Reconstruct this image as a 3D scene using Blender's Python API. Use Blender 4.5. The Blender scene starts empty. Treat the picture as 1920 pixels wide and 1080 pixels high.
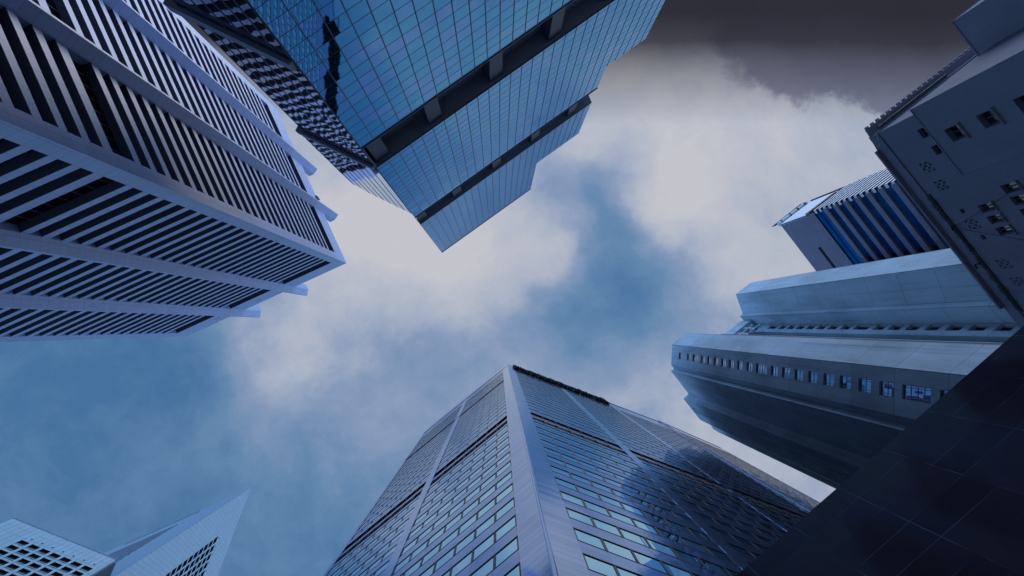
import bpy, bmesh, math, random
from mathutils import Vector, Matrix
random.seed(7)
S = bpy.context.scene
COL = S.collection
EYE = 1.6                                   # camera height; facade heights below are metres above the eye

# ------------------------------------------------------------------ camera
cd = bpy.data.cameras.new("camera"); cam = bpy.data.objects.new("camera", cd); COL.objects.link(cam)
cd.lens = 24.0; cd.sensor_width = 36.0; cd.clip_start = 0.1; cd.clip_end = 5000
cam.matrix_world = Matrix(((0.99981355, -0.00108475, -0.01927911, 0),
                           (0.0, -0.99842084, 0.05617677, 0),
                           (-0.0193096, -0.0561663, -0.99823468, EYE),
                           (0, 0, 0, 1)))
S.camera = cam

# ------------------------------------------------------------------ exposure
S.view_settings.view_transform = 'Standard'; S.view_settings.look = 'None'
S.view_settings.exposure = 0.0; S.view_settings.gamma = 1.0
try:
    S.cycles.max_bounces = 8; S.cycles.glossy_bounces = 5; S.cycles.diffuse_bounces = 3
    S.cycles.caustics_reflective = False; S.cycles.use_denoising = True
except Exception: pass

# ------------------------------------------------------------------ sun + sky
SUN_EL, SUN_AZ = math.radians(48), math.radians(162)     # azimuth clockwise from +Y
sv = Vector((math.sin(SUN_AZ) * math.cos(SUN_EL), math.cos(SUN_AZ) * math.cos(SUN_EL), math.sin(SUN_EL)))
sl = bpy.data.lights.new("sun", 'SUN'); so = bpy.data.objects.new("sun", sl); COL.objects.link(so)
sl.energy = 0.5; sl.angle = math.radians(25); sl.color = (1.0, 0.96, 0.91)
so.rotation_euler = sv.to_track_quat('Z', 'Y').to_euler(); so.location = (0, 0, 400)

W = bpy.data.worlds.new("World"); S.world = W; W.use_nodes = True
nt = W.node_tree; nt.nodes.clear()
class G:
    """small helper to chain shader nodes"""
    def __init__(s, tree): s.t = tree
    def n(s, typ, **kw):
        x = s.t.nodes.new(typ)
        for k, v in kw.items(): setattr(x, k, v)
        return x
    def put(s, sock, v):
        if hasattr(v, 'is_output'): s.t.links.new(v, sock)
        elif v is not None: sock.default_value = v
    def m(s, op, a, b=None, c=None, clamp=False):
        x = s.n('ShaderNodeMath', operation=op, use_clamp=clamp)
        for i, v in enumerate((a, b, c)): s.put(x.inputs[i], v)
        return x.outputs[0]
    def v(s, op, a, b=None, out=0):
        x = s.n('ShaderNodeVectorMath', operation=op)
        s.put(x.inputs[0], a)
        if b is not None:
            if op == 'SCALE': s.put(x.inputs['Scale'], b)
            else: s.put(x.inputs[1], b)
        return x.outputs['Value'] if op in ('LENGTH', 'DOT_PRODUCT', 'DISTANCE') else x.outputs[0]
    def mix(s, f, a, b):
        x = s.n('ShaderNodeMix', data_type='RGBA'); s.put(x.inputs[0], f); s.put(x.inputs[6], a); s.put(x.inputs[7], b)
        return x.outputs[2]
    def ss(s, val, a, b):
        x = s.n('ShaderNodeMapRange', interpolation_type='SMOOTHSTEP'); s.put(x.inputs[0], val)
        x.inputs[1].default_value = a; x.inputs[2].default_value = b
        return x.outputs[0]
    def noise(s, vec, scale, detail=6, rough=.55, dist=0.0, color=False):
        x = s.n('ShaderNodeTexNoise'); s.put(x.inputs['Vector'], vec)
        x.inputs['Scale'].default_value = scale; x.inputs['Detail'].default_value = detail
        x.inputs['Roughness'].default_value = rough; x.inputs['Distortion'].default_value = dist
        return x.outputs['Color' if color else 'Fac']
g = G(nt)
sky = g.n('ShaderNodeTexSky', sky_type='NISHITA', sun_disc=False, sun_elevation=SUN_EL, sun_rotation=SUN_AZ,
          altitude=2500, air_density=1.0, dust_density=0.0, ozone_density=6.0)
tc = g.n('ShaderNodeTexCoord')
sx = g.n('ShaderNodeSeparateXYZ'); g.put(sx.inputs[0], tc.outputs['Generated'])
zz = g.m('MAXIMUM', sx.outputs[2], 0.08)
cb = g.n('ShaderNodeCombineXYZ'); g.put(cb.inputs[0], g.m('DIVIDE', sx.outputs[0], zz)); g.put(cb.inputs[1], g.m('DIVIDE', sx.outputs[1], zz))
P0 = cb.outputs[0]                          # point where the view ray meets a cloud deck of height 1
warp = g.v('SCALE', g.v('SUBTRACT', g.noise(P0, 3.2, 5, .6, color=True), (.5, .5, .5)), 0.16)
warp = g.v('MULTIPLY', warp, (1, 1, 0))
P1 = g.v('ADD', P0, warp)
# how thick the cloud is over each part of the deck: x, y, cover, reach
CLOUD = [(-0.613, 0.116, 0.03, 0.18), (-0.73, 0.022, 0.08, 0.135), (-0.473, 0.069, 0.14, 0.108), (-0.535, 0.241, 0.06, 0.135), (-0.324, 0.264, 0.1, 0.099), (-0.395, 0.163, 0.27, 0.072), (-0.262, 0.303, 0.12, 0.081), (-0.348, 0.123, 0.56, 0.054), (-0.246, 0.116, 0.52, 0.09), (-0.168, 0.209, 0.35, 0.09), (-0.121, 0.116, 0.52, 0.081), (-0.316, 0.037, 0.78, 0.058), (-0.379, -0.009, 0.52, 0.054), (-0.254, -0.009, 0.76, 0.072), (-0.184, 0.022, 0.6, 0.054), (-0.23, -0.103, 0.92, 0.063), (-0.246, -0.244, 0.7, 0.045), (-0.184, -0.166, 0.97, 0.072), (-0.105, -0.087, 1.0, 0.081), (-0.129, -0.033, 0.76, 0.04), (-0.059, -0.017, 0.86, 0.04), (-0.004, -0.103, 0.92, 0.054), (0.02, -0.041, 0.7, 0.036), (0.09, -0.103, 0.9, 0.043), (0.051, -0.142, 0.8, 0.04), (0.098, -0.173, 0.62, 0.04), (-0.09, 0.022, 0.52, 0.054), (0.02, 0.022, 0.5, 0.054), (0.113, -0.009, 0.27, 0.054), (0.145, -0.205, 0.2, 0.045), (0.098, -0.228, 0.52, 0.036), (0.191, -0.244, 0.5, 0.036), (0.152, -0.134, 0.27, 0.036), (0.23, -0.056, 0.08, 0.063), (0.184, -0.095, 0.27, 0.04), (0.176, 0.03, 0.27, 0.054), (0.246, 0.022, 0.5, 0.045), (0.168, -0.291, 0.76, 0.049), (0.137, -0.322, 0.76, 0.045), (0.207, -0.361, 0.94, 0.054), (0.246, -0.267, 0.97, 0.063), (0.309, -0.197, 0.97, 0.072), (0.285, -0.134, 0.9, 0.045), (0.316, -0.087, 0.76, 0.054), (0.293, -0.025, 0.7, 0.045), (0.387, -0.228, 0.8, 0.081), (0.426, -0.142, 0.76, 0.072), (0.488, -0.259, 0.8, 0.081), (0.582, -0.322, 0.78, 0.072), (0.363, -0.322, 0.9, 0.072), (0.129, 0.092, 0.6, 0.063), (0.23, 0.092, 0.58, 0.063), (0.363, 0.178, 0.72, 0.081), (0.457, 0.233, 0.72, 0.072), (-0.926, -0.244, 0.35, 0.27), (-0.926, 0.303, 0.05, 0.27), (0.0, 0.577, 0.3, 0.27), (0.988, -0.087, 0.7, 0.27), (0.988, 0.303, 0.5, 0.27), (-0.34, -0.595, 0.65, 0.27), (0.285, -0.556, 0.81, 0.225), (0.266, -0.037, 0.10, 0.054), (0.191, -0.017, 0.14, 0.049), (0.137, -0.041, 0.24, 0.040), (0.129, 0.030, 0.25, 0.045), (0.277, -0.103, 0.35, 0.031)]
num = den = None
for (x, y, w, r) in CLOUD:
    d = g.v('LENGTH', g.v('SUBTRACT', P1, (x, y, 0)))
    f = g.m('EXPONENT', g.m('MULTIPLY', g.m('MULTIPLY', d, d), -1 / (r * r)))
    num = g.m('MULTIPLY_ADD', f, w, num if num is not None else .003)
    den = g.m('ADD', f, den if den is not None else .006)
n1 = g.noise(g.v('ADD', P0, (3.1, 7.7, 0)), 4.2, 9, .6, .5)
n2 = g.noise(g.v('ADD', P0, (9.3, 1.2, 0)), 11.0, 8, .62, .3)
n3 = g.noise(g.v('ADD', P1, (5.3, 4.2, 0)), 24.0, 7, .65, .6)
nn = g.m('ADD', g.m('MULTIPLY', g.m('SUBTRACT', n1, .5), .64), g.m('MULTIPLY', g.m('SUBTRACT', n2, .5), .36))
nn = g.m('ADD', nn, g.m('MULTIPLY', g.m('SUBTRACT', n3, .5), .20))
cov = g.m('ADD', g.m('DIVIDE', num, den), nn, clamp=True)
rp = g.n('ShaderNodeValToRGB'); g.put(rp.inputs[0], cov)
els = rp.color_ramp.elements
els[0].position = .0; els[0].color = (.060, .178, .36, 1)
els[1].position = .95; els[1].color = (.545, .55, .60, 1)
for pos, c in ((.28, (.130, .245, .42)), (.50, (.245, .325, .495)), (.70, (.40, .45, .56))):
    e = els.new(pos); e.color = (*c, 1)
bg_sky = g.n('ShaderNodeBackground'); g.put(bg_sky.inputs[0], sky.outputs[0]); bg_sky.inputs[1].default_value = .15
bg_cl = g.n('ShaderNodeBackground'); g.put(bg_cl.inputs[0], rp.outputs[0]); bg_cl.inputs[1].default_value = 1.0
mx1 = g.n('ShaderNodeMixShader'); g.put(mx1.inputs[0], g.ss(cov, -.55, .30)); g.put(mx1.inputs[1], bg_sky.outputs[0]); g.put(mx1.inputs[2], bg_cl.outputs[0])
# dark fade painted across one side of the sky, plus one ragged storm mass
sp = g.n('ShaderNodeSeparateXYZ'); g.put(sp.inputs[0], g.v('ADD', P0, g.v('SCALE', warp, .35)))
lin = lambda v, a, b: g.m('DIVIDE', g.m('SUBTRACT', v, a), b - a, clamp=True)
fade_y = g.m('ADD', g.m('MULTIPLY', lin(sp.outputs[1], -.30, -.43), .90), g.m('MULTIPLY', lin(sp.outputs[1], -.40, -.475), .10))
P2 = g.v('ADD', P0, g.v('MULTIPLY', g.v('SUBTRACT', g.noise(P0, 9.0, 9, .66, color=True), (.5, .5, .5)), (.17, .17, 0)))
q = g.v('MULTIPLY', g.v('SUBTRACT', P2, (.53, -.445, 0)), (1 / .23, 1 / .125, 0))
st_b = g.m('MULTIPLY', g.ss(g.v('LENGTH', q), 1.02, .80), .78)
low = g.ss(g.v('LENGTH', P1), .98, 1.4)               # unseen blue band low in the sky, added as fill for the walls
bg_fill = g.n('ShaderNodeBackground'); bg_fill.inputs[0].default_value = (.33, .67, 1.32, 1); g.put(bg_fill.inputs[1], g.m('ADD', g.m('MULTIPLY_ADD', sx.outputs[1], -.75, .88), g.m('MULTIPLY', g.m('MAXIMUM', g.m('MULTIPLY', sx.outputs[0], -1), 0), .6)))   # fill strength shaped by direction to light particular walls
bg_sb = g.n('ShaderNodeBackground'); g.put(bg_sb.inputs[0], g.mix(g.noise(P0, 6, 7), (.085, .095, .18, 1), (.18, .19, .30, 1)))
bg_fade = g.n('ShaderNodeBackground'); g.put(bg_fade.inputs[0], g.mix(g.noise(P0, 5, 6), (.022, .022, .033, 1), (.032, .032, .047, 1)))
mxb = g.n('ShaderNodeMixShader'); g.put(mxb.inputs[0], st_b); g.put(mxb.inputs[1], mx1.outputs[0]); g.put(mxb.inputs[2], bg_sb.outputs[0])
mx2 = g.n('ShaderNodeMixShader'); g.put(mx2.inputs[0], fade_y); g.put(mx2.inputs[1], mxb.outputs[0]); g.put(mx2.inputs[2], bg_fade.outputs[0])
mx3 = g.n('ShaderNodeMixShader'); g.put(mx3.inputs[0], low); g.put(mx3.inputs[1], mx2.outputs[0]); g.put(mx3.inputs[2], bg_fill.outputs[0])
wo = g.n('ShaderNodeOutputWorld'); g.put(wo.inputs[0], mx3.outputs[0])

# ------------------------------------------------------------------ materials
def new_mat(name):
    m = bpy.data.materials.new(name); m.use_nodes = True; t = m.node_tree
    b = t.nodes['Principled BSDF']
    return m, G(t), b
def mottle(g, base, amt, scale=.35, streak=(1, 1, .25)):
    tc = g.n('ShaderNodeTexCoord')
    f = g.noise(g.v('MULTIPLY', tc.outputs['Object'], streak), scale, 6, .6)
    f2 = g.noise(tc.outputs['Object'], scale * 9, 4, .6)
    k = g.m('ADD', g.m('MULTIPLY', g.m('SUBTRACT', f, .5), amt * 2), g.m('MULTIPLY', g.m('SUBTRACT', f2, .5), amt * .7))
    return g.v('SCALE', base, g.m('ADD', k, 1.0))
def plain(name, col, rough=.6, metal=0.0, amt=.15, scale=.4, spec=.4):
    m, g, b = new_mat(name)
    g.put(b.inputs['Base Color'], mottle(g, (*col,), amt, scale) if amt else (*col, 1))
    b.inputs['Roughness'].default_value = rough; b.inputs['Metallic'].default_value = metal
    b.inputs['Specular IOR Level'].default_value = spec
    return m
def paneled(name, col, pu, pv, ou=0.0, ov=0.0, jw=.03, jdark=.35, var=.1, rough=.45, metal=0.0, spec=.4, tilt=0.0, amt=.1,
            vsplit=None, jcol=None, streaks=0.0, wob=0.0, wsc=.6, stagger=0.0, jfade=0.0):
    """cladding panels laid out on the face's own metres (UV): joints, panel-to-panel tone and slight tilt"""
    m, g, b = new_mat(name)
    uv = g.n('ShaderNodeUVMap', uv_map='uv'); s = g.n('ShaderNodeSeparateXYZ'); g.put(s.inputs[0], uv.outputs[0])
    v = g.m('DIVIDE', g.m('SUBTRACT', s.outputs[1], ov), pv)
    cv = g.m('FLOOR', v); fv = g.m('FRACT', v)
    u = g.m('DIVIDE', g.m('SUBTRACT', s.outputs[0], ou), pu)
    if stagger: u = g.m('ADD', u, g.m('MULTIPLY', cv, stagger))
    cu = g.m('FLOOR', u); fu = g.m('FRACT', u)
    jm = g.m('MAXIMUM', g.m('LESS_THAN', fu, jw / pu), g.m('LESS_THAN', fv, jw / pv))
    if vsplit:
        jm = g.m('MAXIMUM', jm, g.m('COMPARE', fv, vsplit, jw / pv * .5))
        cv = g.m('ADD', cv, g.m('MULTIPLY', g.m('GREATER_THAN', fv, vsplit), .5))
    c = g.n('ShaderNodeCombineXYZ'); g.put(c.inputs[0], cu); g.put(c.inputs[1], cv)
    wn = g.n('ShaderNodeTexWhiteNoise', noise_dimensions='3D'); g.put(wn.inputs[0], c.outputs[0])
    base = mottle(g, (*col,), amt)
    if streaks:                                        # rain marks running down the wall
        tcs = g.n('ShaderNodeTexCoord')
        f = g.noise(g.v('MULTIPLY', tcs.outputs['Object'], (1.6, 1.6, .035)), 1.0, 7, .68)
        f2 = g.noise(g.v('MULTIPLY', tcs.outputs['Object'], (.25, .25, .08)), 1.0, 4, .6)
        base = g.v('SCALE', base, g.m('SUBTRACT', 1.0, g.m('ADD', g.m('MULTIPLY', g.ss(f, .5, .75), streaks), g.m('MULTIPLY', g.ss(f2, .4, .7), streaks * .7))))
    base = g.v('SCALE', base, g.m('ADD', g.m('MULTIPLY', g.m('SUBTRACT', wn.outputs[0], .5), var * 2), 1.0))
    if jfade:
        tcn = g.n('ShaderNodeTexCoord')
        jm = g.m('MULTIPLY', jm, g.ss(g.noise(tcn.outputs['Object'], 1.3, 2), .5 - jfade * .1, .5 + jfade * .12))
    jc = (*jcol, 1) if jcol else None
    g.put(b.inputs['Base Color'], g.mix(jm, base, jc if jc else g.v('SCALE', base, jdark)))
    b.inputs['Roughness'].default_value = rough
    if metal: b.inputs['Specular Tint'].default_value = (.62, .76, .95, 1)
    if metal: g.put(b.inputs['Metallic'], g.m('MULTIPLY', g.m('SUBTRACT', 1.0, jm), metal))
    b.inputs['Specular IOR Level'].default_value = spec
    if tilt or wob:
        geo = g.n('ShaderNodeNewGeometry')
        d = g.v('SCALE', g.v('SUBTRACT', wn.outputs[1], (.5, .5, .5)), tilt)
        if wob:
            sh = g.v('ADD', uv.outputs[0], g.v('SCALE', wn.outputs[1], 40.0))
            d = g.v('ADD', d, g.v('SCALE', g.v('SUBTRACT', g.noise(sh, wsc, 1, .4, color=True), (.5, .5, .5)), wob))
        g.put(b.inputs['Normal'], g.v('NORMALIZE', g.v('ADD', geo.outputs['Normal'], d)))
    return m
def mirror(name, ca, cb_, pu, pv, ou=0.0, ov=0.0, tilt=.02, wob=.02, wsc=.5, rough=.02, spread=(.35, .65), edge=None):
    """coated glass: pane-to-pane tint and tilt, slow waviness inside each pane"""
    m, g, b = new_mat(name)
    uv = g.n('ShaderNodeUVMap', uv_map='uv'); s = g.n('ShaderNodeSeparateXYZ'); g.put(s.inputs[0], uv.outputs[0])
    c = g.n('ShaderNodeCombineXYZ')
    g.put(c.inputs[0], g.m('FLOOR', g.m('DIVIDE', g.m('SUBTRACT', s.outputs[0], ou), pu)))
    g.put(c.inputs[1], g.m('FLOOR', g.m('DIVIDE', g.m('SUBTRACT', s.outputs[1], ov), pv)))
    wn = g.n('ShaderNodeTexWhiteNoise', noise_dimensions='3D'); g.put(wn.inputs[0], c.outputs[0])
    g.put(b.inputs['Base Color'], g.mix(g.ss(wn.outputs[0], *spread), (*ca, 1), (*cb_, 1)))
    b.inputs['Metallic'].default_value = 1.0; b.inputs['Roughness'].default_value = rough
    if edge: b.inputs['Specular Tint'].default_value = (*edge, 1)
    geo = g.n('ShaderNodeNewGeometry')
    d = g.v('SCALE', g.v('SUBTRACT', wn.outputs[1], (.5, .5, .5)), tilt)
    sh = g.v('ADD', uv.outputs[0], g.v('SCALE', wn.outputs[1], 60.0))
    d = g.v('ADD', d, g.v('SCALE', g.v('SUBTRACT', g.noise(sh, wsc, 1, .4, color=True), (.5, .5, .5)), wob))
    g.put(b.inputs['Normal'], g.v('NORMALIZE', g.v('ADD', geo.outputs['Normal'], d)))
    return m

# ------------------------------------------------------------------ mesh building
class Fac:
    """a vertical facade: plan origin c, unit run d, outward normal n; points are (s along, h above eye, o outward)"""
    def __init__(f, c, d, cam_side=True):
        f.c = Vector(c); f.d = Vector(d).normalized(); f.n = Vector((-f.d.y, f.d.x))
        if f.n.dot(-f.c) < 0: f.n = -f.n
        f.flip = (f.d.x * f.n.y - f.d.y * f.n.x) > 0
    def p(f, s, h, o=0.0):
        q = f.c + f.d * s + f.n * o
        return (q.x, q.y, h + EYE)
class MB:
    def __init__(b): b.v = []; b.f = []; b.uv = []; b.mi = []
    def quad(b, pts, uvs, mi=0):
        i = len(b.v); b.v += pts; b.f.append(tuple(range(i, i + len(pts)))); b.uv += uvs; b.mi.append(mi)
    def box(b, F, s0, s1, h0, h1, o0, o1, mi=0, bottom=None, sides=None):
        bm_ = mi if bottom is None else bottom; sm = mi if sides is None else sides
        P = F.p
        def q(a, c, d, e, uv, m):
            pts = [P(*a), P(*c), P(*d), P(*e)]
            if not F.flip: pts = pts[::-1]; uv = uv[::-1]
            b.quad(pts, uv, m)
        q((s0, h0, o1), (s0, h1, o1), (s1, h1, o1), (s1, h0, o1), [(s0, h0), (s0, h1), (s1, h1), (s1, h0)], mi)
        q((s0, h0, o0), (s1, h0, o0), (s1, h1, o0), (s0, h1, o0), [(s0, h0), (s1, h0), (s1, h1), (s0, h1)], mi)
        q((s0, h0, o0), (s0, h1, o0), (s0, h1, o1), (s0, h0, o1), [(o0, h0), (o0, h1), (o1, h1), (o1, h0)], sm)
        q((s1, h0, o0), (s1, h0, o1), (s1, h1, o1), (s1, h1, o0), [(o0, h0), (o1, h0), (o1, h1), (o0, h1)], sm)
        q((s0, h1, o0), (s1, h1, o0), (s1, h1, o1), (s0, h1, o1), [(s0, o0), (s1, o0), (s1, o1), (s0, o1)], mi)
        q((s0, h0, o0), (s0, h0, o1), (s1, h0, o1), (s1, h0, o0), [(s0, o0), (s0, o1), (s1, o1), (s1, o0)], bm_)
        return b
    def sheet(b, F, s0, s1, h0, h1, o, mi=0):
        pts = [F.p(s0, h0, o), F.p(s0, h1, o), F.p(s1, h1, o), F.p(s1, h0, o)]; uv = [(s0, h0), (s0, h1), (s1, h1), (s1, h0)]
        if not F.flip: pts = pts[::-1]; uv = uv[::-1]
        b.quad(pts, uv, mi); return b
    def prism(b, poly, h0, h1, mi=0, cap=None, mis=None, closed=True):
        a = sum(poly[i][0] * poly[(i + 1) % len(poly)][1] - poly[(i + 1) % len(poly)][0] * poly[i][1] for i in range(len(poly)))
        if a < 0: poly = poly[::-1]; mis = mis[::-1][1:] + mis[::-1][:1] if mis else None
        L = 0.0; n = len(poly)
        for i in range(n):
            p, q = poly[i], poly[(i + 1) % n]; l = math.hypot(q[0] - p[0], q[1] - p[1])
            b.quad([(p[0], p[1], h0 + EYE), (q[0], q[1], h0 + EYE), (q[0], q[1], h1 + EYE), (p[0], p[1], h1 + EYE)],
                   [(L, h0), (L + l, h0), (L + l, h1), (L, h1)], mis[i] if mis else mi); L += l
        c = mi if cap is None else cap
        b.quad([(p[0], p[1], h1 + EYE) for p in poly], [tuple(p) for p in poly], c)
        b.quad([(p[0], p[1], h0 + EYE) for p in poly[::-1]], [tuple(p) for p in poly[::-1]], c)
        return b
    def holes(b, F, s0, s1, h0, h1, hs, depth, mi=0, rev=None, o=0.0):
        """wall sheet with rectangular openings (a,b,c,d)=(s0,s1,h0,h1) and their reveals"""
        ss = sorted({s0, s1, *[x[0] for x in hs], *[x[1] for x in hs]}); ss = [x for x in ss if s0 <= x <= s1]
        rev = mi if rev is None else rev
        for i in range(len(ss) - 1):
            a, c = ss[i], ss[i + 1]; mid = (a + c) / 2
            col = sorted([(x[2], x[3]) for x in hs if x[0] - 1e-6 <= mid <= x[1] + 1e-6])
            y = h0
            for (p, q) in col:
                if p > y: b.sheet(F, a, c, y, p, o, mi)
                y = q
            if y < h1: b.sheet(F, a, c, y, h1, o, mi)
        for (a, c, p, q) in hs:
            def qd(A, B, C, D, uv):
                pts = [F.p(*A), F.p(*B), F.p(*C), F.p(*D)]
                if not F.flip: pts = pts[::-1]; uv = uv[::-1]
                b.quad(pts, uv, rev)
            e = o - depth
            qd((a, p, o), (a, p, e), (a, q, e), (a, q, o), [(o, p), (e, p), (e, q), (o, q)])
            qd((c, p, o), (c, q, o), (c, q, e), (c, p, e), [(o, p), (o, q), (e, q), (e, p)])
            qd((a, q, o), (a, q, e), (c, q, e), (c, q, o), [(a, o), (a, e), (c, e), (c, o)])
            qd((a, p, o), (c, p, o), (c, p, e), (a, p, e), [(a, o), (c, o), (c, e), (a, e)])
        return b
    def tube(b, p, q, r, mi=0, n=8):
        p, q = Vector(p), Vector(q); d = (q - p).normalized(); a = d.orthogonal().normalized(); c = d.cross(a)
        ring = [(a * math.cos(t) + c * math.sin(t)) * r for t in [2 * math.pi * i / n for i in range(n)]]
        for i in range(n):
            u, w = ring[i], ring[(i + 1) % n]
            b.quad([tuple(p + u), tuple(p + w), tuple(q + w), tuple(q + u)], [(0, 0), (1, 0), (1, 1), (0, 1)], mi)
        b.quad([tuple(q + x) for x in ring], [(0, 0)] * n, mi); b.quad([tuple(p + x) for x in ring[::-1]], [(0, 0)] * n, mi)
        return b
    def build(b, name, mats, parent=None):
        me = bpy.data.meshes.new(name)
        off = Vector((0, 0, 0))
        r = parent
        while r is not None: off = off + Vector(r.location); r = r.parent
        me.from_pydata([tuple(Vector(x) - off) for x in b.v], [], b.f)
        l = me.uv_layers.new(name='uv'); l.data.foreach_set('uv', [x for t in b.uv for x in t])
        for m in (mats if isinstance(mats, (list, tuple)) else [mats]): me.materials.append(m)
        me.polygons.foreach_set('material_index', b.mi); me.update()
        o = bpy.data.objects.new(name, me); COL.objects.link(o); o.parent = parent
        return o
def thing(name, label, cat, xy, z=0.0, group=None):
    o = bpy.data.objects.new(name, None); COL.objects.link(o); o.location = (xy[0], xy[1], z)
    o['label'] = label; o['category'] = cat
    if group: o['group'] = group
    return o
def tag(o, label, cat, group=None):
    o['label'] = label; o['category'] = cat
    if group: o['group'] = group
    return o
BASE = -EYE

# ------------------------------------------------------------------ the square's paving
mb = MB(); mb.quad([(-900, -900, 0), (900, -900, 0), (900, 900, 0), (-900, 900, 0)], [(-900, -900), (900, -900), (900, 900), (-900, 900)])
gr = mb.build('ground', paneled('paving', (.58, .57, .55), .6, .6, jw=.008, jdark=.5, var=.08, rough=.7)); gr['kind'] = 'structure'

# ================================================================== banded tower (left)
FLO, TOP0, RIB = 3.317, 149.96, 2.035
alu = (.53, .60, .83)
m_clad = paneled('white_cladding', alu, 1.46, FLO, .26, TOP0, jw=.035, jdark=.45, var=.05, rough=.38, spec=.5, vsplit=1 - RIB / FLO, amt=.06)
m_clad_lo = paneled('white_cladding_low', alu, 1.46, 3.29, .26, 64.69, jw=.035, jdark=.45, var=.05, rough=.38, spec=.5, vsplit=1 - RIB / 3.29, amt=.06)
m_para = paneled('white_cladding_parapet', alu, 1.46, 1.66, .26, 151.3, jw=.03, jdark=.55, var=.05, rough=.38, spec=.5, amt=.06)
m_dark = plain('dark_soffit', (.065, .07, .10), .6, 0, .1)
m_dglass = mirror('dark_ribbon_glass', (.012, .014, .022), (.02, .024, .034), 1.46, 4, tilt=.01, wob=.0, rough=.08)
bt = thing('banded_tower', 'tall tower of white cladding with dark ribbon windows and vertical fins standing past its roof', 'office tower', (-36.78, -15.25))
FL = Fac((-36.779, -15.253), (-.9062, .4229)); FR = Fac((-36.779, -15.253), (-.4229, -.9062))
LEN = 41.7
bays = [(1.72, 13.45), (15.40, 26.62), (28.57, 39.72)]
cin = FL.c + FL.d * 1.1 - FL.n * 1.1
core = [FL.p(1.0, 0, -1.0)[:2], FL.p(LEN - 1.0, 0, -1.0)[:2],
        (FL.c + FL.d * (LEN - 1) + FR.d * (LEN - 1))[:2], FR.p(LEN - 1.0, 0, -1.0)[:2]]
MB().prism([tuple(x) for x in core], BASE, 164.3, 0).build('core', m_dark, bt)
rib = []                                     # (top, bottom) of each window ribbon
rib.append((156.27, 151.27))
for k in range(24): rib.append((TOP0 - FLO * k, TOP0 - FLO * k - RIB))
rib.append((70.37, 66.29))
j = 0
while 64.69 - 3.29 * j - RIB > 4: rib.append((64.69 - 3.29 * j, 64.69 - 3.29 * j - RIB)); j += 1
for i, (t, b_) in enumerate(rib):
    up = 165.0 if i == 0 else rib[i - 1][1]
    mb = MB(); mm = 0
    for F in (FL, FR):
        for (a, c) in bays: mb.box(F, a, c, t, up, -1.0, -.004, 0, bottom=1)
    mb.build('parapet' if i == 0 else 'spandrel', [m_para if i == 0 else (m_clad if t > 67 else m_clad_lo), m_dark], bt)
    for F in (FL, FR):
        mb = MB()
        for (a, c) in bays:
            mb.sheet(F, a, c, b_, t, -.93)
            n = max(2, round((c - a) / 1.46))
            for q in range(1, n): mb.box(F, a + (c - a) * q / n - .04, a + (c - a) * q / n + .04, b_, t, -.93, -.85, 1)
        mb.build('ribbon_window', [m_dglass, m_dark], bt)
mb = MB()
for F in (FL, FR):
    for (a, c) in bays: mb.box(F, a, c, BASE, rib[-1][1], -1.0, -.004, 0)
mb.build('base_wall', m_clad_lo, bt)
# corner pier and end piers, split where the storey rhythm changes
c0 = FL.c
def pier_poly(a): return [tuple(c0), tuple((c0 + FL.d * a)), tuple((c0 + FL.d * a + FR.d * 1.84)), tuple((c0 + FR.d * 1.84))]
for (h0, h1, m) in ((BASE, 66.29, m_clad_lo), (66.29, 151.27, m_clad), (151.27, 165.0, m_para)):
    mb = MB(); mb.prism(pier_poly(1.72), h0, h1)
    mb.build('corner_pier', m, bt)
    for F in (FL, FR): MB().box(F, 39.72, LEN, h0, h1, -1.4, 0).build('end_pier', m, bt)
for F in (FL, FR):
    for s in (13.45, 26.62):
        poly = [(s, -1.25), (s, 0), (s + .82, 1.38), (s + 1.15, 1.38), (s + 1.95, 0), (s + 1.95, -1.25)]
        pp = [F.p(a, 0, o)[:2] for a, o in poly]
        mb = MB()
        mb.prism(pp, BASE, 66.29, 0); mb.prism(pp, 66.29, 151.27, 1); mb.prism(pp, 151.27, 176.0, 2)
        mb.build('fin', [m_clad_lo, m_clad, m_para], bt)
for (s, h) in ((21.0, 160.2), (21.2, 161.8), (31.3, 160.0), (31.6, 161.6), (7.8, 161.9)):
    for d in (0, .8): MB().box(FL, s + d, s + d + .16, h, h + .25, -.02, .06).build('parapet_vent', m_dark, bt)
mb = MB(); mb.box(FR, 17.1, 17.9, 164.0, 166.2, -.5, .3); mb.box(FR, 17.3, 17.5, 166.2, 167.2, 0, .2); mb.build('roof_davit', m_dark, bt)

# ================================================================== glass tower (top)
m_tglass = mirror('blue_curtain_glass', (.10, .325, .52), (.15, .30, .56), 1.565, 1.98, 0, .3, tilt=.012, wob=.010, wsc=.35, rough=.015, spread=(.25, 1.0), edge=(.64, .84, .97))
m_tside = mirror('wavy_side_glass', (.50, .60, .80), (.52, .60, .82), 1.24, 3.96, 0, .3, tilt=.004, wob=.014, wsc=.6, rough=.02)
m_mull = plain('dark_mullion', (.04, .055, .10), .4, .3, 0)
m_belt = plain('belt_dark_metal', (.20, .20, .24), .55, .0, .2)
m_bcol = plain('belt_column_cladding', (.045, .048, .065), .5, 0, .12)
gt = thing('glass_tower', 'blue mirror glass tower with dark recessed belts, columns in the belts and a stepped top', 'office tower', (-13.87, -17.9))
TF = Fac((-13.865, -17.902), (.8093, -.5874)); TL = Fac((-13.865, -17.902), (-.8985, -.4390))
def tpoly(sr, sl, back=22.0):
    a = TF.p(sr, 0, 0)[:2]; c = TF.p(0, 0, 0)[:2]; l = TL.p(sl, 0, 0)[:2]
    e = (l[0] - .62 * back, l[1] - .78 * back); f = (a[0] - .10 * back, a[1] - back)
    return [a, c, l, e, f]
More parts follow.
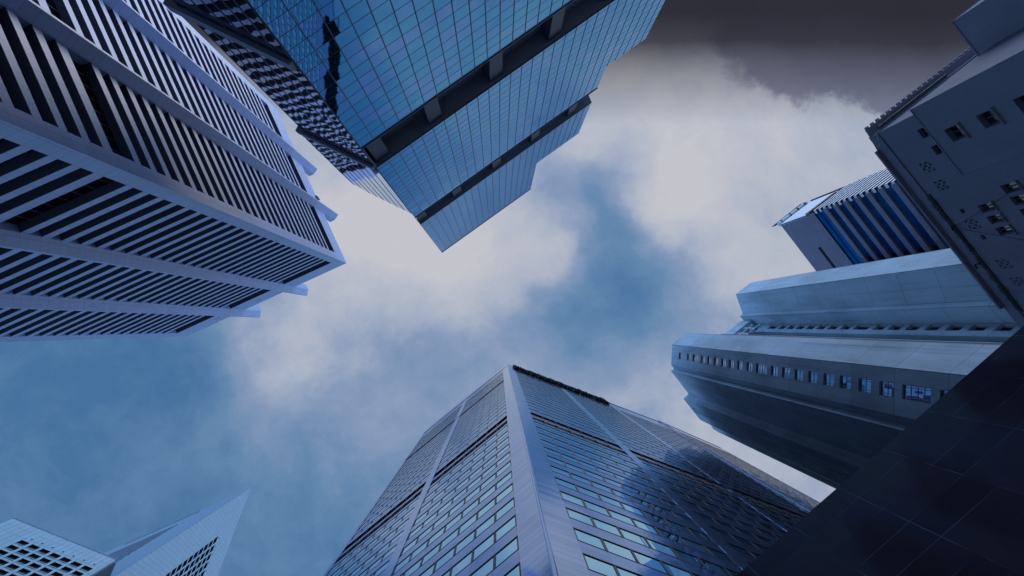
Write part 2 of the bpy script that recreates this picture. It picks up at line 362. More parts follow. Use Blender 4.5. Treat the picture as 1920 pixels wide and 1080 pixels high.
def upoly(sr, back=20.0):
    a = TF.p(sr, 0, 0)[:2]; c = TF.p(0, 0, 0)[:2]
    return [a, c, (c[0] - .46 * back, c[1] - .89 * back), (a[0] - .42 * back, a[1] - back)]
def curtain(F, s0, s1, h0, h1, pu, pv, name, m, bars=True, first=0.0, trim=(1, 1)):
    mb = MB(); mb.sheet(F, s0, s1, h0, h1, .05, 0)
    s = s0 + first
    while s <= s1 + .01:
        mb.box(F, max(s0, s - .04), min(s1, s + .04), h0, h1, .03, .085, 1); s += pu
    h = math.ceil((h0 - .3) / pv) * pv + .3
    while bars and h < h1 - .3: mb.box(F, s0, s1, h - .02, h + .02, .03, .062, 1); h += pv
    if trim[0]: mb.box(F, s0, s1, h0, h0 + .16, .03, .14, 1)
    if trim[1]: mb.box(F, s0, s1, h1 - .16, h1, .03, .14, 1)
    return mb.build(name, [m, m_mull], gt)
lo = tpoly(45.0, 8.7)
MB().prism(lo, BASE, 68.2).build('lower_body', m_belt, gt)
def inset(poly, k):
    cx = sum(p[0] for p in poly) / len(poly); cy = sum(p[1] for p in poly) / len(poly)
    return [(cx + (p[0] - cx) * k, cy + (p[1] - cy) * k) for p in poly]
ins = lambda sr, sl: [TF.p(sr - 1.8, 0, -1.9)[:2], TF.p(1.3, 0, -1.9)[:2], TL.p(sl - .3, 0, -.3)[:2], (TL.p(sl, 0, 0)[0] - 13, TL.p(sl, 0, 0)[1] - 17), (TF.p(sr, 0, 0)[0] - 4, TF.p(sr, 0, 0)[1] - 20)]
MB().prism(ins(45.0, 8.7), 68.2, 76.2).build('belt_recess', m_belt, gt)
MB().prism(tpoly(45.0, 8.55), 76.2, 102.5).build('middle_body', m_belt, gt)
mb = MB(); mb.prism(tpoly(37.45, 8.5), 102.5, 107.7); mb.prism(upoly(37.45), 107.7, 112.0); mb.build('middle_body', m_belt, gt)
MB().prism([TF.p(36.9, 0, -1.5)[:2], TF.p(.4, 0, -1.5)[:2], (TF.c.x - 9, TF.c.y - 18), (TF.p(36, 0, 0)[0] - 9, TF.p(36, 0, 0)[1] - 18)], 112.0, 119.1).build('belt_recess', m_belt, gt)
mb = MB(); mb.prism(upoly(37.45), 119.1, 138.8); mb.prism(upoly(26.6), 138.8, 165.0); mb.build('upper_body', m_belt, gt)
curtain(TF, 0, 45.0, BASE, 68.2, 1.565, 1.98, 'curtain_wall', m_tglass)
curtain(TF, 0, 45.0, 76.2, 102.5, 1.565, 1.98, 'curtain_wall', m_tglass, trim=(1, 0))
curtain(TF, 0, 37.45, 102.5, 112.0, 1.565, 1.98, 'curtain_wall', m_tglass, trim=(0, 1))
curtain(TF, 0, 37.45, 119.1, 138.8, 1.565, 1.98, 'curtain_wall', m_tglass, trim=(1, 0))
curtain(TF, 0, 26.6, 138.8, 165.0, 1.565, 1.98, 'curtain_wall', m_tglass, trim=(0, 1))
curtain(TL, 0, 8.7, BASE, 45.3, 1.24, 1.98, 'side_wall', m_tside, bars=False)
curtain(TL, 0, 8.7, 46.5, 75.3, 1.24, 1.98, 'side_wall', m_tside, bars=False)
mb = MB(); mb.sheet(TL, 0, 8.5, 76.8, 107.7, .05, 0); mb.sheet(TL, 8.5, 10.2, 76.8, 106.4, .05, 0)
for i in range(9): mb.box(TL, i * 1.22, i * 1.22 + .05, 76.8, 107.7 if i < 7 else 106.3, .03, .09, 1)
mb.build('side_wall', [m_tside, m_mull], gt)
MB().prism([TL.p(8.4, 0, 0)[:2], TL.p(10.2, 0, 0)[:2], TL.p(10.2, 0, -9)[:2], TL.p(8.4, 0, -9)[:2]], 76.8, 106.4).build('side_bay', m_belt, gt)
for (h, s1) in ((44.4, 9.6), (74.4, 9.6)):
    MB().box(TL, .05, s1, h + .9, h + 2.1, -.3, .42).build('side_ledge', m_belt, gt)
for (h0, h1, ss) in ((68.2, 76.2, (1.35, 8.6, 17.0, 25.2, 33.4, 41.6)), (112.0, 119.1, (1.1, 8.5, 16.9, 25.2, 33.2))):
    for s in ss: MB().box(TF, s - .85, s + .85, h0, h1, -1.9, -.35).build('belt_column', m_bcol, gt)
    MB().box(TF, 0, 45.0 if h0 < 100 else 37.4, h0 + 2.6, h0 + 3.0, -1.92, -1.5).build('belt_rail', m_mull, gt)
    MB().box(TF, .0, .14, h0, h1, -.14, .1).build('edge_post', m_mull, gt)
mb = MB(); mb.box(TL, .1, .5, 77.2, 78.6, .05, .4); mb.box(TL, .3, .8, 78.3, 79.0, .05, .3); mb.build('side_fitting', m_belt, gt)

# ================================================================== steel-clad tower (bottom centre)
m_steel = paneled('steel_panel', (.38, .47, .66), 30.0, .627, 0, .1, jw=.035, jdark=.4, var=.10, rough=.07, metal=.88, tilt=.010, amt=.05, wob=.006, wsc=.12)
m_steel2 = paneled('steel_spandrel', (.30, .385, .62), 1.24, .784, 1.3, 34.5, jw=.03, jdark=.4, var=.12, rough=.07, metal=.88, tilt=.010, amt=.05)
m_bglass = mirror('window_glass', (.42, .68, .84), (.50, .74, .88), 1.24, 3.135, 1.3, 34.5, tilt=.012, wob=.004, wsc=.3, rough=.015, edge=(.66, .86, .94))
m_bframe = plain('window_frame_dark', (.020, .022, .034), .5, .2, 0)
m_bmull = plain('window_mullion', (.045, .045, .065), .4, .2, 0)
bk = thing('steel_clad_tower', 'silvery panelled tower with strip windows, a broad corner pier and two dark louvre lines', 'office tower', (1.75, 7.63))
BR = Fac((1.746, 7.629), (.9352, .3541)); BL = Fac((1.746, 7.629), (-.7775, .6289)); BE = Fac((32.639, 19.122), (.917, .399))
p_ = [BR.p(0, 0, -.25)[:2], BR.p(33.0, 0, -.25)[:2], BE.p(12.9, 0, -.25)[:2], (BE.p(12.9, 0, 0)[0] + 3, BE.p(12.9, 0, 0)[1] + 16), (BL.p(21.2, 0, 0)[0] + 8, BL.p(21.2, 0, 0)[1] + 22), BL.p(21.2, 0, -.25)[:2]]
p_[0] = tuple((BR.c - (BR.n + BL.n).normalized() * .3))
MB().prism(p_, BASE, 139.6).build('body', m_bframe, bk)
pr = [(0, 1.33), (10.32, 11.26), (20.75, 21.55), (32.35, 33.05)]; plf = [(0, 1.25), (10.0, 10.95), (20.65, 21.29)]
segR = [(1.33, 10.32), (11.26, 20.75), (21.55, 32.35)]; segL = [(1.25, 10.0), (10.95, 20.65)]; segE = [(.25, 12.0)]
def pier(F, a, c, last=False):
    MB().box(F, a, c, BASE, 140.0, -.3, .0).build('pier', m_steel, bk)
mb = MB()                                       # the broad corner pier wraps the arris
for F, e in ((BR, 1.33), (BL, 1.25)): mb.box(F, 0, e, BASE, 140.0, -.28, 0)
a0 = Vector((*BR.p(0, 0, .0)[:2],)); mb.build('corner_pier', m_steel, bk)
dn = (BR.n + BL.n).normalized()
MB().tube((BR.c.x + dn.x * .02, BR.c.y + dn.y * .02, 0), (BR.c.x + dn.x * .02, BR.c.y + dn.y * .02, 140 + EYE), .09, 0, 10).build('corner_trim', m_steel, bk)
for a, c in pr[1:]: pier(BR, a, c)
for a, c in plf[1:]: pier(BL, a, c)
pier(BE, 12.0, 12.9); pier(BE, 0, .25)
FP = 3.135; t0 = 34.5 - FP * 10
fl = [t0 + FP * k for k in range(19)] + [34.5 + FP * k for k in range(11, 31)]       # window heads; the two louvre storeys sit between
fl = sorted(x for x in fl if x < 60.0 or x > 67.0)
bayl = [(F, a, c) for F, sg in ((BL, segL), (BR, segR), (BE, segE)) for (a, c) in sg]
WH = 1.72
def strip(mb, F, a, c, t):
    n = max(3, round((c - a) / 1.27)); w = (c - a) / n
    mb.sheet(F, a, c, t - WH, t, -.065, 0)
    mb.box(F, a, c, t - .06, t, -.07, -.034, 1); mb.box(F, a, c, t - WH, t - WH + .08, -.07, -.03, 1)
    for q in range(n + 1):
        s = a + w * q; k = .06 if 0 < q < n else .10
        mb.box(F, max(a, s - k), min(c, s + k), t - WH + .08, t - .06, -.07, -.045, 2)
wins = [(F, a, c, t) for t in fl for (F, a, c) in bayl]
wins.sort(key=lambda x: x[3])
rest = MB()
for i, w in enumerate(wins):
    if i < 98: mb = MB(); strip(mb, *w); mb.build('strip_window', [m_bglass, m_bframe, m_bmull], bk)
    else: strip(rest, *w)
o = rest.build('upper_strip_windows', [m_bglass, m_bframe, m_bmull], bk); o['kind'] = 'stuff'
heads = sorted(fl)
for (F, a, c) in bayl:
    mb = MB(); y = BASE
    top = 133.0 if F is BL else (126.2 if F is BR else 132.0)
    for t in heads:
        if 60.2 < t - WH and y < 60.2: y0 = 60.46; mb.sheet(F, a, c, y, 60.46, -.04); mb.sheet(F, a, c, 62.66, 63.40, -.04); y = 65.84
        if t > top: break
        mb.sheet(F, a, c, y, t - WH, -.04); y = t
    mb.sheet(F, a, c, y, 140.0, -.04)
    mb.build('spandrel_wall', m_steel2, bk)
    for (p, q) in ((60.46, 62.66), (63.40, 65.84)):
        mb = MB(); mb.box(F, a, c, p, q, -.24, -.2)
        n = max(3, round((c - a) / 1.27)); w = (c - a) / n
        for k in range(1, n): mb.box(F, a + w * k - .03, a + w * k + .03, p, q, -.2, -.06, 1)
        mb.build('louvre_band', [m_bframe, m_bmull], bk)
mb = MB(); mb.box(BL, 0, 21.29, 134.6, 140.2, -.3, .03); mb.build('parapet', m_steel, bk)
mb = MB(); mb.box(BL, 1.25, 21.0, 108.0, 108.5, -.05, .02); mb.build('belt_line', m_bframe, bk)
mb = MB(); mb.box(BR, 1.33, 33.0, 138.9, 140.1, -.3, .02); mb.box(BE, 0, 12.9, 137.2, 140.1, -.3, .03); mb.build('parapet', m_steel, bk)
# hedge hanging over the roof edge
m_leaf = plain('dark_leaf', (.055, .065, .06), .6, 0, .5, 2.0)
def leaves(mb, pts, size):
    for p in pts:
        p = Vector(p); a = Vector((random.gauss(0, 1), random.gauss(0, 1), random.gauss(0, 1))).normalized(); b_ = a.orthogonal().normalized()
        a *= size * random.uniform(.6, 1.3); b_ *= size * random.uniform(.4, .8)
        mb.quad([tuple(p - a), tuple(p - b_), tuple(p + a), tuple(p + b_)], [(0, 0), (1, 0), (1, 1), (0, 1)])
mb = MB(); pts = []
for i in range(7500):
    s = random.uniform(1.35, 20.9)
    if 15.95 < s < 16.15 or 17.3 < s < 17.5 or 19.6 < s < 19.75: continue
    bump = .5 + .5 * math.sin(s * 2.1) * math.sin(s * .83 + 1)
    h = random.uniform(131.6 + .5 * math.sin(s * 1.3), 139.2 + .8 * bump)
    pts.append(BR.p(s, h, random.uniform(.02, .18 + .12 * bump)))
leaves(mb, pts, .26)
mb.box(BR, 1.4, 20.8, 132.5, 138.6, .02, .08)
tag(mb.build('roof_hedge', m_leaf), 'long dark hedge hanging along the top edge of the silvery panelled tower', 'hedge')

# ================================================================== folded concrete tower (right)
conc = (.48, .585, .645)
m_conc = paneled('pale_concrete', conc, 60, 7.75, 0, 2.0, jw=.11, jdark=.60, var=.06, rough=.75, amt=.26, spec=.3, streaks=.34)
m_eglass = mirror('pane_glass', (.24, .38, .60), (.32, .46, .68), .7, 1.2, tilt=.05, wob=.02, rough=.03)
m_eframe = plain('aluminium_frame', (.20, .23, .29), .45, .3, .05)
m_edark = plain('dark_opening', (.02, .022, .03), .5, 0, 0)
et = thing('folded_concrete_tower', 'pale concrete tower with pleated blank walls and small square windows in single file', 'office tower', (37.4, 3.9))
pts = [(54.60, -9.47), (51.39, -6.96), (52.83, -2.81), (52.12, -2.22), (53.83, -.35), (51.88, 1.08), (53.2, 2.2), (40.51, 1.46), (37.39, 3.88), (37.12, 8.30), (37.71, 9.05), (37.05, 9.54), (40.76, 14.44), (39.62, 15.47), (43.18, 19.99), (45.54, 21.17), (46.0, 22.0), (47.22, 22.72)]
back = [(70.0, 31.5), (84.0, 10.0), (76.0, -12.0)]
poly = pts + back
EW = Fac((37.39, 3.88), (-.27, 4.42)); EU = Fac((53.83, -.35), (-1.95, 1.43))
wl = 4.428; wu = 2.418
lowr = [(141.1, 138.7), (135.0, 132.6), (131.1, 127.1), (125.7, 123.4), (121.8, 119.5), (118.1, 115.8), (114.2, 111.9), (110.4, 108.1), (106.5, 104.2), (102.5, 100.2), (98.7, 94.8), (93.3, 90.95), (89.6, 87.2), (85.8, 83.4), (82.0, 79.6), (78.1, 75.7), (74.4, 72.0), (70.5, 68.1), (66.6, 64.1), (62.8, 58.6), (57.4, 55.0), (53.4, 51.0), (49.5, 47.1), (45.5, 43.1)]
uppr = [(133.5, 129.8), (128.3, 125.7), (124.5, 121.9), (120.7, 118.0), (116.8, 114.1), (112.9, 110.2), (109.0, 106.3), (104.9, 102.3), (101.2, 97.05), (95.7, 93.05), (91.9, 89.25), (88.0, 85.35), (84.0, 81.35), (80.0, 77.35), (76.1, 73.45), (72.1, 69.55), (68.2, 64.0), (62.4, 59.8), (58.4, 55.8), (54.5, 51.9), (50.5, 47.9)]
mb = MB()
for i in range(len(poly)):
    p, q = Vector(poly[i]), Vector(poly[(i + 1) % len(poly)])
    F = Fac(p, q - p); F.n = Vector((F.d.y, -F.d.x)); F.flip = True
    # polygon runs clockwise seen from the street side; keep normals outward
    ar = 1
    hs = []
    if i == 7 + 1: pass
    if i == 8: hs = [(1.46, 2.85, b_, t) for t, b_ in lowr]
    if i == 4: hs = [(.19, 1.38, b_, t) for t, b_ in uppr]
    L = (q - p).length
    if hs: mb.holes(EW if i == 8 else EU, 0, L, BASE, 147, hs, .22 if i == 8 else .55)
    else:
        mb.quad([(p.x, p.y, 0), (q.x, q.y, 0), (q.x, q.y, 147 + EYE), (p.x, p.y, 147 + EYE)], [(0, BASE), (L, BASE), (L, 147), (0, 147)])
mb.quad([(x, y, 147 + EYE) for x, y in poly], [(x, y) for x, y in poly])
mb.build('wall', m_conc, et)
def framed(F, a, c, p, q, o, root, mg, mf, hb=(), vb=(), t=.07, name='window', sub=True):
    mb = MB(); d = .06
    mb.box(F, a, c, p, p + t, o, o + d); mb.box(F, a, c, q - t, q, o, o + d)
    mb.box(F, a, a + t, p + t, q - t, o, o + d); mb.box(F, c - t, c, p + t, q - t, o, o + d)
    for x in vb: mb.box(F, a + (c - a) * x - t / 2, a + (c - a) * x + t / 2, p + t, q - t, o, o + d * .9)
    for x in hb: mb.box(F, a + t, c - t, p + (q - p) * x - t / 2, p + (q - p) * x + t / 2, o, o + d * .8)
    w = mb.build(name, mf, root)
    MB().sheet(F, a, c, p, q, o + .01).build('pane', mg, w)
    return w
for t, b_ in lowr:
    framed(EW, 1.46, 2.85, b_, t, -.20, et, m_eglass, m_eframe, hb=(.52,) if t - b_ < 3 else (.27, .5, .74), vb=(.17, .80))
for t, b_ in uppr:
    framed(EU, .19, 1.38, b_, t, -.53, et, m_edark, m_bframe, hb=(.5,), vb=())
mb = MB(); FB = Fac((52.35, -1.18), (-4.1, 3.18))
mb.box(FB, 0, 5.1, 141.2, 147.05, -.9, 0); mb.build('roof_beam', m_conc, et)
for (h, w_) in ((138.4, .55), (134.6, .5)):
    MB().box(FB, .9, 4.6, h, h + w_, -.75, -.25).build('roof_beam', m_conc, et)
for s in (1.9, 3.6): MB().box(FB, s, s + .35, 134.6, 141.2, -.7, -.3).build('beam_post', m_conc, et)
MB().tube((47.0, 1.66, 0), (47.0, 1.66, 145), .13).build('downpipe', m_eframe, et)
mb = MB()                                            # shadow grooves along the narrow end wall
FN = Fac((39.62, 15.47), (3.56, 4.52))
for s in (1.75, 2.35, 3.05): mb.box(FN, s, s + .16, BASE, 145.5, -.02, .22)
mb.build('groove_rib', m_conc, et)

# ================================================================== striped glass block (behind)
m_fpan = paneled('lilac_panel', (.17, .15, .20), 2.35, 2.1, 0, 147.4, jw=.05, jdark=.75, var=.06, rough=.5, amt=.08)
m_fgl = mirror('blue_tinted_glass', (.012, .045, .115), (.017, .055, .135), 1.8, 2.1, tilt=.03, wob=.01, rough=.03, edge=(.3, .5, .8))  # kept dark to paint in the reflection of a neighbouring tower
m_fgl_sky = mirror('sky_painted_glass', (.025, .115, .29), (.032, .13, .32), 1.8, 2.1, tilt=.02, wob=.01, rough=.03, edge=(.3, .55, .9))  # brighter copy of the ribbon glass, sky reflection painted into its colour
m_fwh = plain('white_louvre', (.72, .72, .74), .5, 0, .05)
m_fdk = plain('dark_reveal', (.012, .013, .02), .6, 0, 0)
m_or = plain('orange_band', (.30, .13, .04), .5, 0, .2)
ft = thing('striped_glass_block', 'lilac and blue striped office block with white louvres on its narrow side', 'office block', (69, -24.95))
FF = Fac((68.998, -24.948), (.600, .800)); FS = Fac((68.998, -24.948), (.800, -.600)); FS.n = Vector((-.600, -.800)); FS.flip = (FS.d.x * FS.n.y - FS.d.y * FS.n.x) > 0
fp = [FF.p(.4, 0, -.4)[:2], FF.p(34, 0, -.4)[:2], (FF.p(34, 0, 0)[0] + 7.9, FF.p(34, 0, 0)[1] - 5.9), FS.p(9.9, 0, -.4)[:2]]
MB().prism(fp, BASE, 164.6).build('core', m_fdk, ft)
mb = MB(); mb.holes(FF, 0, 34, 147.5, 165, [(8.35, 26, 154.9, 156.4)], .35); mb.build('top_wall', m_fpan, ft)
framed(FF, 8.35, 26, 154.9, 156.4, -.33, ft, m_fdk, m_bframe, vb=[k / 16 for k in range(1, 16)])
mb = MB(); mb.box(FS, 0, 9.6, 151.0, 165, -.4, 0); mb.build('side_wall', m_fwh, ft)
k = 0; h = 147.0
while h > 20:
    a, c = h - 1.62, h
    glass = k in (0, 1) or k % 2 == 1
    if glass: MB().box(FF, .35, 34, a, c, -.4, -.12).build('ribbon_window', m_fgl_sky if k < 2 else m_fgl, ft)
    else: MB().box(FF, .05, 34, a, c, -.4, .18).build('spandrel', m_fpan, ft)
    if k < 30: MB().box(FS, -.1, 9.6, a + .25, c - .45, -.4, .45, bottom=1).build('louvre', [m_fwh, m_fdk], ft)  # underside shade painted in: louvre bottoms get the dark colour
    h -= 2.1; k += 1
MB().box(FS, .0, 8.0, 149.4, 151.0, -.3, .35, sides=1).build('dark_band', [plain('brown_band', (.05, .035, .025), .5), m_or], ft)
mb = MB(); a = FS.p(-.2, 165.6, .9); b_ = FS.p(9.2, 168.5, .9); mb.tube(FS.p(.2, 170.0, .1), FS.p(10.4, 171.5, .1), .13)
mb.tube(FS.p(.2, 168.6, .1), FS.p(9.8, 169.6, .1), .13); mb.build('roof_rail', m_fdk, ft)
mb = MB(); mb.tube(FS.p(.3, 166.4, 0), FS.p(9.4, 166.9, 0), .6, 0, 12)
for s in (1.2, 4, 6.4, 8.6): mb.tube(FS.p(s, 166.4, 0), FS.p(s + .14, 166.4, 0), .68, 1, 12)
mb.build('roof_pipe', [m_fwh, m_fdk], ft)
mb = MB(); mb.box(FS, 9.6, 10.0, 116, 165, -.5, .25)
for q in range(13): mb.box(FS, 9.7, 10.5, 143.4 - 2.1 * q, 143.9 - 2.1 * q, -.3, .3)
mb.build('edge_pipe', m_fdk, ft)

# ================================================================== old painted apartment block (right)
K = 1.2
m_gw = plain('weathered_paint', (.34, .335, .40), .8, 0, .26, .35, spec=.2)
m_gdk = plain('dark_window_glass', (.02, .024, .03), .12, 0, 0, spec=.25)
m_gfr = plain('grey_window_frame', (.10, .115, .14), .5, 0, .1)
m_gh = plain('vent_void', (.012, .012, .015), .8, 0, 0)
ap = thing('old_apartment_block', 'shabby painted block with wooden windows, pierced vent blocks and a tiled eave', 'apartment block', (28.06, -14.3))
GF = Fac((28.057, -14.305), (.608, .794)); GS = Fac((28.057, -14.305), (.794, -.608)); GS.n = Vector((-.608, -.794)); GS.flip = (GS.d.x * GS.n.y - GS.d.y * GS.n.x) > 0
gp = [GF.p(.05, 0, -.75)[:2], GF.p(26, 0, -.75)[:2], GF.p(26, 0, -6)[:2], GF.p(8, 0, -14)[:2], GS.p(14, 0, -.1)[:2], GS.p(.6, 0, -.02)[:2]]
MB().prism(gp, BASE, 50.2).build('body', m_gw, ap)
W_ = [(.90, 1.50, 37.28, 38.08), (2.12, 2.72, 37.30, 38.04), (6.37, 6.88, 36.88, 38.05), (7.18, 7.70, 36.90, 38.06), (7.98, 8.52, 36.90, 38.08), (5.58, 6.12, 34.42, 35.62), (6.38, 6.92, 34.42, 35.62), (7.18, 7.72, 34.42, 35.62)]
W_ += [(a, c, p - 3.5 * k, q - 3.5 * k) for k in (1, 2) for (a, c, p, q) in W_[2:5]]
WB = [(1.5, 2.32, 34.92, 36.12), (1.5, 2.32, 32.44, 33.65), (1.5, 2.32, 29.95, 31.15), (1.5, 2.32, 27.4, 28.6)]
V_ = [(2.80, 3.55, 38.91, 39.89), (4.15, 4.86, 38.94, 39.90), (7.09, 7.80, 38.90, 39.88), (10.04, 10.74, 38.92, 39.90), (11.36, 12.05, 38.95, 39.93)]
V2 = [(6.29, 6.65, 39.2, 39.58), (8.24, 8.60, 39.2, 39.58)]
sc = lambda l: [tuple(x * K for x in t) for t in l]
W_, WB, V_, V2 = sc(W_), sc(WB), sc(V_), sc(V2)
mb = MB(); mb.holes(GF, 0, 26, BASE, 41.03 * K, W_ + V_ + V2 + [(a - .03, c + .03, p - .03, q + .03) for a, c, p, q in WB], .32); mb.sheet(GS, 0, 14, BASE, 41.03 * K, 0); mb.build('front_wall', m_gw, ap)
mb = MB(); mb.holes(GF, -.45, 4.24 * K, BASE, 37.23 * K, WB, .45, o=.16)
s1 = 4.24 * K
mb.quad([GF.p(s1, BASE, .16), GF.p(s1, 37.23 * K, .16), GF.p(s1, 37.23 * K, 0), GF.p(s1, BASE, 0)], [(0, 0), (0, 1), (1, 1), (1, 0)])
mb.box(GF, -.45, s1, 37.23 * K - .1, 37.23 * K, -.0, .22); mb.sheet(GS, -.2, 13, BASE, 37.23 * K, .45)
mb.build('projecting_wall', m_gw, ap)
mb = MB(); mb.box(GF, 0, 26, 41.03 * K, 42.0 * K, -.7, .12); mb.box(GS, .1, 14, 41.03 * K, 42 * K, -.7, .1); mb.build('fascia', m_gw, ap)
mb = MB(); mb.box(GF, .95 * K, 13.4 * K, 41.85 * K, 42.05 * K, -.5, .45); mb.build('roof_ledge', m_gw, ap)
mb = MB(); mb.box(GS, .0, 14, 41.75 * K, 42.0 * K, .1, .62); mb.build('eave', m_gw, ap)
mb = MB()
for i in range(26): mb.tube(GS.p(.3 + i * .52, 42.06 * K, .75), GS.p(.3 + i * .52, 42.5 * K, -1.5), .17, 0, 8)
mb.build('tile_row', m_gw, ap)
def sash(F, a, c, p, q, o):
    framed(F, a, c, p, q, o, ap, m_gdk, m_gfr, vb=(.5,), hb=(), t=.06)
    MB().box(F, a - .12, c + .1, p - .12, p - .04, .0, .16 if F is GF else .1).build('sill', m_gw, ap)
for (a, c, p, q) in W_: sash(GF, a, c, p, q, -.30)
for (a, c, p, q) in WB:
    framed(GF, a, c, p, q, -.27, ap, m_gdk, m_gfr, vb=(.5,), t=.07)
    MB().box(GF, a - .14, c + .12, p - .14, p - .05, .16, .34).build('sill', m_gw, ap)
for l, n in ((V_, 4), (V2, 1)):
    for (a, c, p, q) in l:
        mb = MB(); mb.sheet(GF, a, c, p, q, -.3, 1)
        for i in range(n + 1):
            x = a + (c - a) * i / n; mb.box(GF, x - .03, x + .03, p, q, -.2, .004)
            y = p + (q - p) * i / n; mb.box(GF, a, c, y - .035, y + .035, -.2, .002)
        for i in range(n):
            for jx in range(n):
                if (i + jx) % 2 == 0 and n > 1: mb.box(GF, a + (c - a) * i / n, a + (c - a) * (i + .75) / n, p + (q - p) * jx / n, p + (q - p) * (jx + .7) / n, -.1, .001)
        mb.build('vent_block', [m_gw, m_gh], ap)
wc = GS.p(7.4, 0, 0)
GW = Fac(wc[:2], (-.608, -.794)); GW.n = Vector((-.794, .608)); GW.flip = (GW.d.x * GW.n.y - GW.d.y * GW.n.x) > 0
MB().box(GW, -.2, 3.3, BASE, 46.3, -9, 0).build('side_wing', m_gw, ap)
MB().box(GW, 0, 3.35, 46.3, 46.45, -9, .08).build('wing_coping', m_gw, ap)
mb = MB(); mb.box(GS, .5, 7, 41.2 * K, 41.45 * K, .1, .35); mb.build('eave_gutter', m_gfr, ap)
# plants rooted in the crack under the fascia
m_fern = plain('crack_plant_leaf', (.10, .12, .11), .7, 0, .4, 4)
for i, s in enumerate((6.6, 8.0, 9.4, 10.7, 12.1, 13.4, 14.6, 15.8)):
    mb = MB(); pts = []
    r = random.uniform(.45, .75)
    for q_ in range(200):
        a = random.gauss(0, .5) * r; pts.append(GF.p(s + a, 41.0 * K + random.gauss(-.1, .16) * (1.2 - min(1, abs(a))), random.uniform(.02, .24)))
    leaves(mb, pts, .055); mb.box(GF, s - 1.2 * r, s + 1.2 * r, 40.8 * K, 40.95 * K, -.05, .12)
    tag(mb.build('wall_plant', m_fern), 'tuft of weeds rooted in the crack under the fascia of the shabby painted block', 'plant', 'weeds along the crack under the roof ledge')
mb = MB(); P_ = GF.p(7.25 * K, 40.7 * K, .35)
mb.tube(P_, GF.p(7.25 * K, 40.7 * K, 0), .03); mb.tube(GF.p(7.15 * K, 40.65 * K, .35), GF.p(7.4 * K, 40.72 * K, .42), .06)
b1 = mb.build('wall_bracket', m_gh, ap)
mb = MB(); mb.tube(GF.p(10.0 * K, 41.2 * K, .4), GF.p(10.1 * K, 41.0 * K, .1), .04); mb.tube(GF.p(10.05 * K, 41.25 * K, .35), GF.p(10.3 * K, 41.2 * K, .42), .06)
mb.build('wall_bracket', m_gh, ap)
def wire(A, B, sag, name, label):
    mb = MB(); A, B = Vector(A), Vector(B); pr_ = A
    for i in range(1, 13):
        t = i / 12; q_ = A.lerp(B, t) - Vector((0, 0, sag * 4 * t * (1 - t))); mb.tube(pr_, q_, .018, 0, 5); pr_ = q_
    return tag(mb.build(name, m_gh), label, 'cable')
wire(P_, GF.p(9.9 * K, 32 * K, 1.2), .2, 'overhead_cable', 'thin dark cable slanting down from the wall bracket of the shabby painted block')
wire(P_, GF.p(5.6 * K, 33.5 * K, .9), .15, 'overhead_cable', 'fainter cable running level from the same bracket toward the wooden windows')

# ================================================================== panelled block and pointed tower (bottom left)
white = (.38, .55, .60)
m_d1 = paneled('block_panels', white, 1.155, 2.95, 0, 147.15, jw=.10, jdark=.5, var=.04, rough=.4, amt=.05, spec=.5)
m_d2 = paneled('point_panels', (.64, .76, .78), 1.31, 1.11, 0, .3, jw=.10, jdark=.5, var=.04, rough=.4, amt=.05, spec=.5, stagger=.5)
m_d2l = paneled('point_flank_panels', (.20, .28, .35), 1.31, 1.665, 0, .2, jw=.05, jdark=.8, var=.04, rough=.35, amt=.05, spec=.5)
pb = thing('panelled_block', 'pale panelled block with a grid of deep square windows, in front of the pointed tower', 'office block', (-103.3, 40.76))
D1 = Fac((-103.304, 40.763), (.9283, .3718))
D1W = []
r = 0
while 143.35 - 2.95 * r > 70:
    for c in range(-2, 7):
        s = 6.92 + 2.31 * c
        if c < 0 and r < 99: continue
        D1W.append((s, s + 1.75, 141.65 - 2.95 * r, 143.35 - 2.95 * r))
    r += 1
D1W = D1W[:98]
mb = MB(); mb.holes(D1, 0, 23.65, BASE, 150.0, D1W, .55, rev=1)
e1, e2 = D1.p(23.65, 0, 0), D1.p(23.65, 0, -14); f1, f2 = D1.p(0, 0, 0), D1.p(0, 0, -14)
for A, B in ((e1, e2), (e2, f2), (f2, f1)):
    mb.quad([(A[0], A[1], 0), (B[0], B[1], 0), (B[0], B[1], 150 + EYE), (A[0], A[1], 150 + EYE)], [(0, 0), (14, 0), (14, 150), (0, 150)])
mb.quad([(p[0], p[1], 150 + EYE) for p in (f1, e1, e2, f2)], [(0, 0)] * 4)
mb.build('wall', [m_d1, m_bframe], pb)
MB().box(D1, -.05, 23.7, 149.8, 150.15, -.5, .08).build('coping', plain('coping_metal', (.22, .24, .34), .5), pb)
MB().box(D1, 23.68, 24.0, BASE, 149.6, -14.0, -.55).build('side_return', plain('grey_return_panel', (.09, .095, .115), .6), pb)
for (a, c, p, q) in D1W:
    w = framed(D1, a, c, p, q, -.5, pb, m_edark, m_bframe, t=.06)
    MB().box(D1, a + .05, c - .05, p - .42, p - .22, -.02, .03).build('sill_slot', m_bframe, w)
for c in range(7): MB().box(D1, 7.75 + 2.31 * c, 8.05 + 2.31 * c, 144.75, 145.15, -.05, .04).build('parapet_drain', m_bframe, pb)

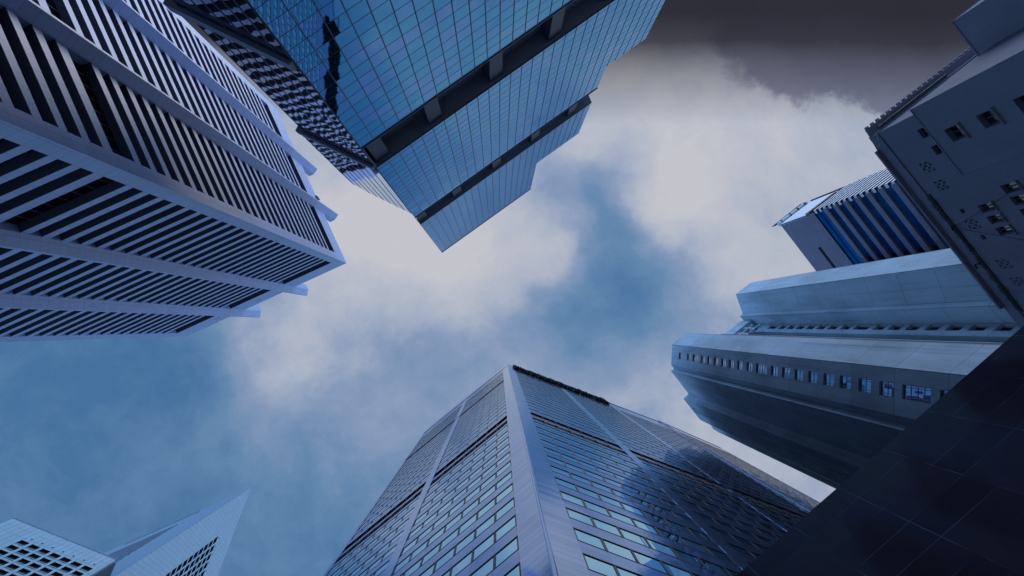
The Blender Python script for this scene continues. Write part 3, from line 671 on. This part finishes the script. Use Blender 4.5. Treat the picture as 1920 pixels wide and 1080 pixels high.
pt = thing('pointed_tower', 'white triangular tower rising to a sharp prow with a slanting grid of windows', 'office tower', (-81.6, 53.13))
DR = Fac((-81.598, 53.13), (-.340, .9404)); DL = Fac((-81.598, 53.13), (-.9157, .4019)); DL.n = Vector((-.4019, -.9157)); DL.flip = (DL.d.x * DL.n.y - DL.d.y * DL.n.x) > 0
D2W = []
for r in range(40):
    for c in range(9):
        s = 11.4 + 2.66 * c
        D2W.append((s, s + 1.9, 211.1 - 3.33 * r, 213.75 - 3.33 * r))
D2W = [w for w in D2W if w[2] > 165][:98]
mb = MB(); mb.holes(DR, 0, 44, BASE, 230, D2W, .6, rev=1)
A, B = DR.p(44, 0, 0), DL.p(51, 0, 0)
mb.quad([(A[0], A[1], 0), (B[0], B[1], 0), (B[0], B[1], 230 + EYE), (A[0], A[1], 230 + EYE)], [(0, 0), (1, 0), (1, 1), (0, 1)])
mb.quad([DR.p(0, 230), (A[0], A[1], 230 + EYE), (B[0], B[1], 230 + EYE)], [(0, 0)] * 3)
mb.build('front_wall', [m_d2, m_bframe], pt)
for (a, c, p, q) in D2W: framed(DR, a, c, p, q, -.55, pt, m_edark, m_bframe, t=.05)
ribs = [(213.7 - 3.33 * r, 212.1 - 3.33 * r) for r in range(26)]
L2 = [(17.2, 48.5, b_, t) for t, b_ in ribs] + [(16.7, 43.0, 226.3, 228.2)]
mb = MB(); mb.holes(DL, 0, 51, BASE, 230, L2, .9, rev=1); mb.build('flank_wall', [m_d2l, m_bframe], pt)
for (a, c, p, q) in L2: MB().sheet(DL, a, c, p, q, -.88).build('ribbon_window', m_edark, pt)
for c in range(9): MB().box(DR, 12.25 + 2.66 * c, 12.6 + 2.66 * c, 215.0, 215.5, -.05, .04).build('parapet_drain', m_bframe, pt)

# ================================================================== dark granite wall (bottom right)
m_gran = paneled('polished_granite', (.055, .034, .042), .78, .525, .205, 9.0 - .525 * 30, jw=.0075, jcol=(.14, .20, .32), var=.14, rough=.06, spec=.15, tilt=.006, amt=.5, jfade=1.0)
HF = Fac((3.082, 3.235), (.7709, -.6370))
mb = MB(); mb.box(HF, -.55, 9.5, BASE, 9.0, -2.4, 0)
gw = thing('granite_block', 'low block faced in polished near-black granite slabs with pale joints', 'building', (5.0, 1.7))
mb.build('slab_wall', m_gran, gw)
